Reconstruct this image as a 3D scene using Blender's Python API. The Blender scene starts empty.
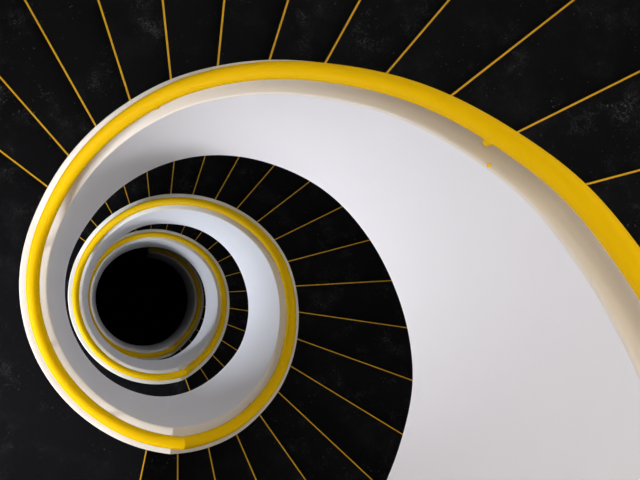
import bpy, math
from mathutils import Matrix, Vector

S = 1.15                      # metres per fitted unit
TAU = 2*math.pi
# ---------------------------------------------------------------- dimensions
F_PX = 900.0
AX, AY = .3049, .0706         # stair axis as seen from the lens
RO, RI, RM = .753*S, .635*S, .6848*S
ROUT = 2.36*S
TUBE = .0288*S
HR = .116*S                   # handrail centre above the coping
HW = 1.3298*S                 # depth of the balustrade band
RISE = 3.74/22*S
ZCAM = 14.26*S                 # lens above the ground floor
D = math.pi/180
# the four flights from the top: first nosing, tread angle, risers
FLIGHTS = [(-100.95*D, 11.614*D, 22), (258.9*D, 11.614*D, 22), (650.4*D, 12.2*D, 15), (1010.4*D, 12.2*D, 18)]
LAND_FROM = [-217.1*D] + [a+st*(n-1) for a, st, n in FLIGHTS]
LZ = [ZCAM + (-4.9047 + 3.74)*S]
for a_, st_, n_ in FLIGHTS: LZ.append(LZ[-1]-n_*RISE)
# height of the coping below the lens along the way down (degrees, fitted units)
TOPK = [(-206, -.42), (-97, -.42), (-62, -.84), (-44, -1.08), (-28.6, -1.31), (-14, -1.52), (1.6, -1.74), (15.6, -1.93), (28.8, -2.14), (46.3, -2.41),
        (63.3, -2.69), (78, -2.91), (89.3, -3.08), (101, -3.25), (113, -3.45), (124, -3.63), (135, -3.81), (146, -3.98), (154, -4.07),
        (164, -4.13), (176, -4.18), (190, -4.235), (206, -4.27), (220, -4.275), (234, -4.25), (248, -4.20), (263.5, -4.15),
        (278, -4.29), (290, -4.44), (302, -4.63), (314.5, -4.82), (331, -5.09), (349, -5.36), (361, -5.51), (376, -5.68), (388, -5.85), (400, -6.05),
        (412.6, -6.27), (426, -6.50), (441, -6.75), (458.7, -7.02), (470, -7.20), (484, -7.42), (499, -7.64), (512, -7.78), (526, -7.85), (545, -7.88), (580, -7.86),
        (612, -7.78), (628, -7.76), (645, -7.76), (654, -7.97), (673, -8.36), (692, -8.72), (712, -9.03), (727, -9.20), (741, -9.34), (763, -9.62), (782, -9.90),
        (806, -10.15), (824, -10.30), (850, -10.36), (870, -10.38), (898, -10.42), (930, -10.48), (955, -10.60), (975, -10.78), (1012, -11.05), (1022, -11.35), (1037, -11.65),
        (1066, -11.95), (1085, -12.06), (1101, -12.18), (1120, -12.35), (1135, -12.5), (1165, -12.95)]
BOTK = [(-206, -.20), (-97, -.20), (-75, -.6), (-44, -1.09), (-28.6, -1.30), (-14, -1.53), (.6, -1.76), (15.4, -1.97), (39.8, -2.29), (57.7, -2.56), (71.4, -2.76), (85.5, -2.98),
        (96.4, -3.17), (108, -3.38), (119, -3.58), (130, -3.78), (141.7, -3.97), (152, -4.06), (167, -4.11), (182, -4.17), (202, -4.20), (220, -4.16), (234.6, -4.12), (245, -4.14),
        (266, -4.24), (281, -4.45), (293, -4.65), (307, -4.86), (323, -5.04), (340, -5.29), (354.4, -5.50), (371.8, -5.73), (395.4, -5.99), (417.4, -6.28), (441.4, -6.70),
        (467, -7.02), (484, -7.38), (512, -7.74), (545, -7.84), (612, -7.76), (645, -7.80), (673, -8.30), (712, -9.03), (727, -9.22), (741, -9.34),
        (763, -9.58), (782, -9.80), (797, -10.0), (816, -10.25), (850, -10.36), (870, -10.38), (898, -10.42), (930, -10.48), (955, -10.60), (987, -10.9), (1012, -11.1), (1037, -11.65), (1066, -12.0),
        (1120, -12.35), (1165, -12.92)]
KINKS = [263.5, 645, 1012]
def track(K, kinkshift=0):
    """piecewise cubic through the knots with smooth slopes, sharp only where a landing meets the next flight"""
    xs = [k+(kinkshift if k in KINKS else 0) for k, _ in K]; ys = [y for _, y in K]; sharp = [k in KINKS or k == -97 for k, _ in K]
    n = len(xs); d = [(ys[i+1]-ys[i])/(xs[i+1]-xs[i]) for i in range(n-1)]
    ml, mr = [0]*n, [0]*n
    for i in range(n):
        if i == 0: ml[i] = mr[i] = d[0]
        elif i == n-1: ml[i] = mr[i] = d[-1]
        elif sharp[i]: ml[i], mr[i] = d[i-1], d[i]
        else:
            h0, h1 = xs[i]-xs[i-1], xs[i+1]-xs[i]; m = (d[i-1]*h1+d[i]*h0)/(h0+h1); ml[i] = mr[i] = m
    def f(th):
        x = th/D
        if x <= xs[0]: return ys[0]
        if x >= xs[-1]: return ys[-1]
        i = 0
        while xs[i+1] < x: i += 1
        h = xs[i+1]-xs[i]; t = (x-xs[i])/h
        return ((2*t**3-3*t*t+1)*ys[i]+(t**3-2*t*t+t)*h*mr[i]+(-2*t**3+3*t*t)*ys[i+1]+(t**3-t*t)*h*ml[i+1])
    return f
_t, _b, _r = track(TOPK), track(BOTK), track(TOPK, 3.4)
def ztop(th): return ZCAM+_t(th)*S
def zrail(th): return ZCAM+_r(th)*S
def zbot(th): return ZCAM+(_b(th)-1.33)*S

# ---------------------------------------------------------------- materials
def mat(name): 
    m = bpy.data.materials.new(name); m.use_nodes = True
    nt = m.node_tree; b = nt.nodes['Principled BSDF']
    return m, nt, b
def paint(name, col, rough=.5, bump=.02, scale=60, var=.03, spec=.4):
    m, nt, b = mat(name); N, L = nt.nodes, nt.links
    tc = N.new('ShaderNodeTexCoord'); n = N.new('ShaderNodeTexNoise'); n.inputs['Scale'].default_value = scale
    n.inputs['Detail'].default_value = 4
    L.new(tc.outputs['Object'], n.inputs['Vector'])
    n2 = N.new('ShaderNodeTexNoise'); n2.inputs['Scale'].default_value = 2.2; L.new(tc.outputs['Object'], n2.inputs['Vector'])
    r = N.new('ShaderNodeMapRange'); r.inputs['To Min'].default_value = 1-var; r.inputs['To Max'].default_value = 1+var
    L.new(n2.outputs['Fac'], r.inputs['Value'])
    mx = N.new('ShaderNodeVectorMath'); mx.operation = 'SCALE'; mx.inputs[0].default_value = col
    L.new(r.outputs[0], mx.inputs['Scale']); L.new(mx.outputs[0], b.inputs['Base Color'])
    bp = N.new('ShaderNodeBump'); bp.inputs['Strength'].default_value = bump; bp.inputs['Distance'].default_value = .01
    L.new(n.outputs['Fac'], bp.inputs['Height']); L.new(bp.outputs[0], b.inputs['Normal'])
    b.inputs['Roughness'].default_value = rough; b.inputs['Specular IOR Level'].default_value = spec
    return m
def stone(name, base, fleck, amount):
    """black terrazzo-like stone: faint clouding, sparse pale flecks and short veins"""
    m, nt, b = mat(name); N, L = nt.nodes, nt.links
    tc = N.new('ShaderNodeTexCoord')
    oi = N.new('ShaderNodeObjectInfo'); ad = N.new('ShaderNodeVectorMath'); ad.operation = 'ADD'
    sc = N.new('ShaderNodeVectorMath'); sc.operation = 'SCALE'; sc.inputs['Scale'].default_value = 13.0
    cb = N.new('ShaderNodeCombineXYZ')
    for i in range(3): L.new(oi.outputs['Random'], cb.inputs[i])
    L.new(cb.outputs[0], sc.inputs[0]); L.new(sc.outputs[0], ad.inputs[1]); L.new(tc.outputs['Object'], ad.inputs[0])
    def noise(s, det=3, rough=.6, dist=0):
        n = N.new('ShaderNodeTexNoise'); n.inputs['Scale'].default_value = s; n.inputs['Detail'].default_value = det
        n.inputs['Roughness'].default_value = rough; n.inputs['Distortion'].default_value = dist
        L.new(ad.outputs[0], n.inputs['Vector']); return n
    def rng(src, a, c):
        r = N.new('ShaderNodeMapRange'); r.inputs['From Min'].default_value = a; r.inputs['From Max'].default_value = c
        L.new(src, r.inputs['Value']); return r.outputs[0]
    def mul(p, q):
        k = N.new('ShaderNodeMath'); k.operation = 'MULTIPLY'; L.new(p, k.inputs[0])
        if isinstance(q, float): k.inputs[1].default_value = q
        else: L.new(q, k.inputs[1])
        return k.outputs[0]
    cloud = rng(noise(3, 4, .7).outputs['Fac'], .5, .72)
    # ridged thin veins: |noise-.5| small
    v = noise(15, 5, .7, 1.2); sb = N.new('ShaderNodeMath'); sb.operation = 'SUBTRACT'; sb.inputs[1].default_value = .5
    L.new(v.outputs['Fac'], sb.inputs[0]); ab = N.new('ShaderNodeMath'); ab.operation = 'ABSOLUTE'; L.new(sb.outputs[0], ab.inputs[0])
    vein = rng(ab.outputs[0], .012, 0.0)
    spots = rng(noise(62, 2, .5).outputs['Fac'], .67, .74)
    mask = rng(noise(5.5, 2, .5).outputs['Fac'], .44, .70)
    add = N.new('ShaderNodeMath'); add.operation = 'MAXIMUM'
    L.new(mul(vein, rng(noise(6, 2).outputs['Fac'], .5, .66)), add.inputs[0]); L.new(mul(spots, .8), add.inputs[1])
    fac = mul(mul(add.outputs[0], mask), amount)
    dust = mul(mul(cloud, rng(noise(60, 4, .8).outputs['Fac'], .35, .8)), .06)
    ad2 = N.new('ShaderNodeMath'); ad2.operation = 'ADD'; ad2.use_clamp = True; L.new(fac, ad2.inputs[0]); L.new(dust, ad2.inputs[1])
    mx = N.new('ShaderNodeMix'); mx.data_type = 'RGBA'
    mx.inputs['A'].default_value = (*base, 1); mx.inputs['B'].default_value = (*fleck, 1)
    L.new(ad2.outputs[0], mx.inputs['Factor']); L.new(mx.outputs['Result'], b.inputs['Base Color'])
    b.inputs['Roughness'].default_value = .8; b.inputs['Specular IOR Level'].default_value = .08
    bp = N.new('ShaderNodeBump'); bp.inputs['Strength'].default_value = .05; bp.inputs['Distance'].default_value = .005
    L.new(noise(90, 3).outputs['Fac'], bp.inputs['Height']); L.new(bp.outputs[0], b.inputs['Normal'])
    return m
M_WHITE = paint('white_wall_paint', (.80, .79, .81), .55, .02, 90, .012, .25)
M_COPE = paint('coping_paint_with_bounce', (.72, .675, .60), .5, .02, 90, .03, .25)  # yellow bounce off the rail put into the white coping's colour
M_YEL = paint('yellow_gloss_paint', (.76, .455, .0), .6, .0, 40, .01, .05)
M_NOSE = paint('golden_nosing', (.68, .37, .004), .5, .02, 60, .12, .3)
M_STONE = stone('black_stone', (.0040, .0039, .0045), (.30, .30, .31), .42)
M_PLAST = paint('plaster', (.62, .61, .60), .8, .05, 50)
M_UNLIT = paint('unlit_black_floor', (.0012, .0012, .0012), .95, .0, 10, .1, .02)  # near-black colour stands in for the unlit bottom of the well
M_DARKW = paint('dark_grey_basement_paint', (.05, .05, .05), .9, .02, 40, .03, .1)
M_FRAME = paint('window_frame_paint', (.7, .7, .7), .4)
def glass():
    m, nt, b = mat('clear_glass'); N, L = nt.nodes, nt.links
    t = N.new('ShaderNodeBsdfTransparent'); g = N.new('ShaderNodeBsdfGlossy'); g.inputs['Roughness'].default_value = .03
    x = N.new('ShaderNodeMixShader'); x.inputs[0].default_value = .06
    L.new(t.outputs[0], x.inputs[1]); L.new(g.outputs[0], x.inputs[2]); L.new(x.outputs[0], N['Material Output'].inputs[0])
    return m
M_GLASS = glass()
def lampmat(s):
    m, nt, b = mat('fill_diffuser'); b.inputs['Emission Color'].default_value = (1, .97, .93, 1); b.inputs['Emission Strength'].default_value = s
    return m
M_LAMP = lampmat(3)  # glow for the added ceiling fill lamps

# ---------------------------------------------------------------- object helpers
C = bpy.context.scene.collection
def mesh(name, vs, fs, m, smooth=False):
    me = bpy.data.meshes.new(name); me.from_pydata([tuple(v) for v in vs], [], fs); me.update()
    me.materials.append(m)
    import bmesh
    bm = bmesh.new(); bm.from_mesh(me); bmesh.ops.recalc_face_normals(bm, faces=bm.faces); bm.to_mesh(me); bm.free()
    if smooth:
        for p in me.polygons: p.use_smooth = True
    return me
def obj(name, me, parent=None, loc=(0, 0, 0), rz=0):
    o = bpy.data.objects.new(name, me); C.objects.link(o); o.location = loc; o.rotation_euler = (0, 0, rz)
    if parent: o.parent = parent
    return o
def thing(name, label, cat, loc, group=None):
    o = bpy.data.objects.new(name, None); C.objects.link(o); o.location = loc; o.empty_display_size = .2
    o['label'] = label; o['category'] = cat
    if group: o['group'] = group
    return o
def struct(name, me, parent=None, loc=(0, 0, 0), rz=0):
    o = obj(name, me, parent, loc, rz)
    if not parent: o['kind'] = 'structure'
    return o
def P(r, th, z): return (r*math.cos(th), r*math.sin(th), z)
def sweep(name, rings, m, smooth=False, sharp_deg=None):
    """closed section rings joined along their length and capped"""
    n = len(rings[0]); vs = [v for r in rings for v in r]; fs = []
    for i in range(len(rings)-1):
        for j in range(n):
            a, b = i*n+j, i*n+(j+1) % n
            fs.append((a, b, b+n, a+n))
    fs.append(tuple(range(n))); fs.append(tuple(range((len(rings)-1)*n, len(rings)*n)))
    me = mesh(name, vs, fs, m, smooth)
    if smooth and sharp_deg: me.set_sharp_from_angle(angle=math.radians(sharp_deg))
    return me
def angles(a, b, step=math.radians(1.5)):
    n = max(2, int(math.ceil((b-a)/step))); return [a+(b-a)*i/n for i in range(n+1)]

# ---------------------------------------------------------------- balustrade
CT_H = .014*S
def panel(name, a, b, m, zs=0):
    bv = .006*S; rings = []
    for t in angles(a, b):
        zt, zb = ztop(t)-CT_H-zs, zbot(t)
        rings.append([P(RI, t, zb+bv), P(RI+bv, t, zb), P(RO-bv, t, zb), P(RO, t, zb+bv), P(RO, t, zt), P(RI, t, zt)])
    return rings
def coping(a, b):
    bv = .007*S; rings = []
    for t in angles(a, b):
        z1, z0 = ztop(t), ztop(t)-CT_H
        rings.append([P(RI-.001, t, z0), P(RO+.001, t, z0), P(RO+.001, t, z1-bv), P(RO-bv*.3, t, z1-bv*.3), P(RO-bv, t, z1),
                      P(RI+bv, t, z1), P(RI+bv*.3, t, z1-bv*.3), P(RI-.001, t, z1-bv)])
    return rings
def shift(rings, dz): return [[(x, y, z-dz) for x, y, z in r] for r in rings]
bal = thing('spiral_balustrade', 'solid white curved balustrade coiling down around the open stairwell below the yellow rail', 'balustrade', (0, 0, 0))
secs = []
cuts = [-206, -97, 150, 263.5, 510, 645, 824, 1012, 1165]
for i in range(8):
    secs.append(('landing' if i % 2 == 0 else 'flight', i//2, cuts[i]*D, cuts[i+1]*D))
for kind, k, a, b in secs:
    pn = obj('landing_panel' if kind == 'landing' else 'flight_panel', sweep('panel', panel('p', a, b, M_WHITE), M_WHITE, True, 30), bal)
    cp = obj('coping', sweep('coping', coping(a, b), M_COPE, True, 50), pn)
    cp['label'] = 'white coping, tinted cream for yellow bounce, along the top of the white balustrade'

# ---------------------------------------------------------------- handrail
hr = thing('spiral_handrail', 'round yellow handrail winding down on top of the white balustrade', 'handrail', (0, 0, 0))
def tube_rings(a, b, off=0):
    rings = []; n = 20
    for t in angles(a, b):
        e = .002
        c = Vector(P(RM, t, zrail(t)+HR)); c1 = Vector(P(RM, t+e, zrail(t+e)+HR)); c0 = Vector(P(RM, t-e, zrail(t-e)+HR))
        tg = ((c1-c).normalized()+(c-c0).normalized()).normalized(); rad = Vector((math.cos(t), math.sin(t), 0)); rad = (rad-tg*rad.dot(tg)).normalized(); up = tg.cross(rad)
        rings.append([tuple(c+TUBE*(math.cos(q*TAU/n)*rad+math.sin(q*TAU/n)*up)) for q in range(n)])
    return rings
for kind, k, a, b in secs:
    if a/D in KINKS: a += 3.4*D
    if b/D in KINKS: b += 3.4*D
    obj('rail_section', sweep('rail_section', tube_rings(a, b), M_YEL, True, 60), hr)
def bracket(t, full=True):
    z1 = ztop(t); c = Vector(P(RM, t, z1)); n = 14; top = zrail(t)+HR-z1-.02
    rings = []
    prof = ((.017, -.001), (.017, .005), (.007, .008), (.0065, top)) if full else ((.005, top-.088), (.012, top-.085), (.015, top-.074), (.015, top))
    for r, z in prof:
        rings.append([(c.x+r*math.cos(q*TAU/n), c.y+r*math.sin(q*TAU/n), z1+z) for q in range(n)])
    return obj('bracket' if full else 'rail_stub', sweep('bracket', rings, M_YEL, True, 40), hr)
for d in (-190, -120, 106, 143, 166, 203, 238, 262, 300, 335, 370, 405, 440, 475, 510, 550, 595, 640, 680, 720, 760, 800, 840, 880, 925, 975, 1010, 1050, 1090, 1130, 1160):
    bracket(d*D)
bracket(29.6*D, False)
# small paint drip on the coping below the uppermost bracket
def drip(t, r, w, l):
    z = ztop(t)+.0005; c = Vector(P(r, t, z)); n = 12
    er = Vector((math.cos(t), math.sin(t), 0)); et = Vector((-math.sin(t), math.cos(t), 0))
    r0 = [tuple(c+er*l*math.cos(q*TAU/n)+et*w*math.sin(q*TAU/n)) for q in range(n)]
    r1 = [tuple(c+er*l*.6*math.cos(q*TAU/n)+et*w*.6*math.sin(q*TAU/n)+Vector((0, 0, .0025))) for q in range(n)]
    return sweep('paint_spot', [r0, r1], M_YEL, True, 50)
o = obj('paint_spot', drip(math.radians(24.9), RI+.007, .0075, .0075), bal); o['label'] = 'small yellow paint spot on the coping'

# ---------------------------------------------------------------- treads
IN, OUT = RO+.002, ROUT-.004
OV = .022
def tread_mesh(A, h=RISE):
    """sector wedge, angle 0..A, top at z=0, nosing at angle A"""
    n = 6; prof = [(0, 0), (1, 0), (1, -.04), (2, -.04), (2, -2*h), (0, -h)]
    def pt(r, code, z):
        if code == 0: 
            x, y, zz = P(r, 0, z); return (x, y+.001-OV, z)
        if code == 1: return P(r, A, z)
        x, y, zz = P(r, A, z); return (x+math.sin(A)*OV, y-math.cos(A)*OV, z)
    rings = []
    for i in range(n+1):
        r = IN+(OUT-IN)*i/n
        rings.append([pt(r, c, z) for c, z in prof])
    return sweep('tread', rings, M_STONE)
def strip_mesh(A=0.0):
    w = .0068; rings = []
    for r in (IN, OUT):
        def pt(off, z):
            x, y, zz = P(r, A, z); return (x+math.sin(A)*off, y-math.cos(A)*off, z)
        rings.append([pt(-.0012, .0022), pt(w, .0022), pt(w, .0004), pt(-.0004, .0004), pt(-.0004, -.030), pt(-.0012, -.030)])
    return sweep('nosing_strip', rings, M_NOSE)
TM = {st: tread_mesh(st) for _, st, _ in FLIGHTS}; SM = {st: strip_mesh(st) for _, st, _ in FLIGHTS}; SM0 = strip_mesh()
names_f = ['black stone flight fanning out across the top, highest in the stairwell',
           'black stone flight between the large and middle turns of the balustrade',
           'black stone flight in the narrow crescent inside the middle turn of the balustrade',
           'lowest black stone flight in the dark around the hole at the bottom']
for k, (st0, A, nr) in enumerate(FLIGHTS):
    fl = thing('stair_flight', names_f[k], 'staircase', (0, 0, LZ[k+1]), 'stair flights')
    for j in range(1, nr):
        z = LZ[k]-j*RISE
        tr = obj('tread', TM[A], fl, (0, 0, z-LZ[k+1]), st0+(j-1)*A)
        obj('nosing_strip', SM[A], tr)
    # plastered soffit following the underside
    a, b = st0, st0+(nr-1)*A
    rings = []
    for t in angles(a, b, math.radians(3)):
        z = LZ[k]-RISE*2-(t-a)/A*RISE-LZ[k+1]-.002
        rings.append([P(IN, t, z), P(OUT, t, z), P(OUT, t, z-.03), P(IN, t, z-.03)])
    obj('soffit', sweep('soffit', rings, M_PLAST, True, 40), fl)
names_l = ['black stone top landing above the frame edge at the head of the stairs',
           'large black stone landing in the lower left corner with white veins',
           'slim dark landing below the middle turn, visible left of the second yellow rail',
           'lowest landing, hidden in the dark under the innermost turn']
for k in range(4):
    a, b = LAND_FROM[k]+.0005, FLIGHTS[k][0]
    ld = thing('stair_landing', names_l[k], 'landing', (0, 0, LZ[k]), 'stair landings')
    rings = []
    for i, t in enumerate(angles(a, b, math.radians(3))):
        off = 0
        rings.append([P(IN, t, 0), P(OUT, t, 0), P(OUT, t, -.24), P(IN, t, -.24)])
    rings[0] = [(x+math.sin(a)*OV, y-math.cos(a)*OV, z) for x, y, z in rings[0]]
    obj('slab', sweep('slab', rings, M_STONE), ld)
    obj('nosing_strip', SM0, ld, (0, 0, 0), b)

# ---------------------------------------------------------------- stairwell shell
ZTOP = ZCAM+2.1
WIN_A, WIN_W, WIN_H = math.radians(205), math.radians(34), 1.5
def shell():
    n = 180; th = [i*TAU/n for i in range(n)]
    zc = [0]
    for z in sorted(LZ[:4]): zc += [z+.9, z+.9+WIN_H]
    zc.append(ZTOP)
    vs, fs = [], []
    for r in (ROUT, ROUT+.25):
        for z in zc:
            for t in th: vs.append(P(r, t, z))
    nz = len(zc); B = nz*n
    def hole(i, j):
        if j % 2 == 0 or j >= nz-1: return False
        t = (i+.5)*TAU/n; return abs(t-WIN_A) < WIN_W/2
    for j in range(nz-1):
        for i in range(n):
            i2 = (i+1) % n; a, b, c, d = j*n+i, j*n+i2, (j+1)*n+i2, (j+1)*n+i
            if hole(i, j):
                if not hole(i-1, j): fs.append((a, d, d+B, a+B))
                if not hole(i+1, j): fs.append((b, c, c+B, b+B))
                fs.append((a, b, b+B, a+B)); fs.append((d, c, c+B, d+B)); continue
            fs.append((a, b, c, d)); fs.append((a+B, b+B, c+B, d+B))
    me = bpy.data.meshes.new('wall_outer'); me.from_pydata(vs, [], fs); me.update(); me.materials.append(M_PLAST)
    return me
struct('wall_outer', shell())
def disc(name, r, z, thick, m):
    n = 96; return sweep(name, [[P(r, i*TAU/n, z) for i in range(n)], [P(r, i*TAU/n, z-thick) for i in range(n)]], m)
struct('floor', disc('floor', ROUT+.25, -.002, .2, M_UNLIT))
struct('ceiling', disc('ceiling', ROUT+.25, ZTOP+.22, .2, M_PLAST))

# windows at the three upper landings
def box(x0, x1, y0, y1, z0, z1):
    return [(x0, y0, z0), (x1, y0, z0), (x1, y1, z0), (x0, y1, z0), (x0, y0, z1), (x1, y0, z1), (x1, y1, z1), (x0, y1, z1)], \
        [(0, 3, 2, 1), (4, 5, 6, 7), (0, 1, 5, 4), (1, 2, 6, 5), (2, 3, 7, 6), (3, 0, 4, 7)]
def boxes(name, bs, m):
    vs, fs = [], []
    for b in bs:
        v, f = box(*b); o = len(vs); vs += v; fs += [tuple(i+o for i in q) for q in f]
    return mesh(name, vs, fs, m)
hw_ = (ROUT+.12)*math.sin(WIN_W/2)-.02
for i, z in enumerate(LZ[:4]):
    R_ = (ROUT+.19)*math.cos(WIN_W/2)+.03
    loc = (R_*math.cos(WIN_A), R_*math.sin(WIN_A), z+.9)
    fr = boxes('window_frame', [(-.03, .03, -hw_, -hw_+.06, 0, WIN_H), (-.03, .03, hw_-.06, hw_, 0, WIN_H), (-.03, .03, -hw_, hw_, 0, .06),
                                (-.03, .03, -hw_, hw_, WIN_H-.06, WIN_H), (-.025, .025, -.03, .03, .06, WIN_H-.06)], M_FRAME)
    w = struct('window_%d' % (i+1), fr, None, loc, WIN_A)
    obj('pane', boxes('pane', [(-.004, .004, -hw_+.06, hw_-.06, .06, WIN_H-.06)], M_GLASS), w)

# ---------------------------------------------------------------- light
def area(name, loc, target, w, h, power, col, spread=180):
    l = bpy.data.lights.new(name, 'AREA'); l.shape = 'RECTANGLE'; l.size = w; l.size_y = h; l.energy = power; l.color = col
    l.spread = math.radians(spread)
    o = bpy.data.objects.new(name, l); C.objects.link(o); o.location = loc
    o.rotation_euler = (Vector(target)-Vector(loc)).to_track_quat('-Z', 'Y').to_euler(); return o
WIN_P = [238, 300, 330, 200]
WIN_C = [(1, .965, .985), (.95, .95, 1), (.84, .90, 1), (.84, .90, 1)]
for i, z in enumerate(LZ[:4]):
    r = ROUT+.55
    area('daylight', (r*math.cos(WIN_A), r*math.sin(WIN_A), z+.9+WIN_H/2+.15), (0, 0, z+.9+WIN_H/2-.1), 2*hw_, WIN_H+.2, WIN_P[i], WIN_C[i])
# unseen round lamps added as fill over the top landing and the well
def ceiling_fill(x, y, power, label):
    t = thing('added_ceiling_light', label, 'light', (x, y, ZTOP+.02), 'added ceiling lights')
    n = 40
    ring = sweep('housing', [[(.52*math.cos(q*TAU/n), .52*math.sin(q*TAU/n), 0) for q in range(n)], [(.52*math.cos(q*TAU/n), .52*math.sin(q*TAU/n), -.05) for q in range(n)]], M_FRAME)
    obj('housing', ring, t)
    obj('diffuser', sweep('diffuser', [[(.49*math.cos(q*TAU/n), .49*math.sin(q*TAU/n), -.05) for q in range(n)], [(.44*math.cos(q*TAU/n), .44*math.sin(q*TAU/n), -.07) for q in range(n)]], M_LAMP), t)
    l = bpy.data.lights.new('fill_lamp', 'AREA'); l.shape = 'DISK'; l.size = .95; l.energy = power; l.color = (1, .96, .92)
    o = bpy.data.objects.new('fill_lamp', l); C.objects.link(o); o.location = (x, y, ZTOP-.07)
ceiling_fill(-.3, -.6, 36, 'unseen round fill light added straight above the open stairwell')
ceiling_fill(-1.2, 1.0, 36, 'unseen round fill light added above the left end of the top flight')
ceiling_fill(.3, 1.5, 40, 'unseen round fill light added above the middle of the top flight')
ceiling_fill(1.3, .2, 36, 'unseen round fill light added above the right side of the top flight')
# bare fill lights added unseen under the flights (they face down, away from the lens)
def soffit_fill(k, frac, power, col=(1, .97, .94)):
    st0, A, nr = FLIGHTS[k]; t = st0+(nr-1)*A*frac
    z = LZ[k]-RISE*2-(t-st0)/A*RISE-.05
    r = 1.55*S
    l = bpy.data.lights.new('fill_lamp', 'AREA'); l.shape = 'DISK'; l.size = .35; l.energy = power; l.color = col
    o = bpy.data.objects.new('fill_lamp', l); C.objects.link(o); o.location = (r*math.cos(t), r*math.sin(t), z-.05)
for f_ in (.2, .5, .8):
    soffit_fill(0, f_, 9); soffit_fill(1, f_, 7)

w = bpy.data.worlds.new('World'); bpy.context.scene.world = w; w.use_nodes = True
w.node_tree.nodes['Background'].inputs[0].default_value = (.75, .85, 1, 1); w.node_tree.nodes['Background'].inputs[1].default_value = .6

# ---------------------------------------------------------------- camera
RW = Matrix(((0.9768, 0, 0.21414), (-0.01497, 0.99755, 0.06828), (-0.21362, -0.0699, 0.97441)))
cam = bpy.data.cameras.new('camera'); cam.sensor_width = 36; cam.lens = F_PX/640*36; cam.clip_start = .02
co = bpy.data.objects.new('camera', cam); C.objects.link(co)
m4 = RW.transposed().to_4x4(); m4.translation = (-AX*S, -AY*S, ZCAM); co.matrix_world = m4
bpy.context.scene.camera = co
vs = bpy.context.scene.view_settings
vs.view_transform = 'Standard'; vs.look = 'None'; vs.gamma = 1; vs.use_curve_mapping = False; vs.exposure = -0.68
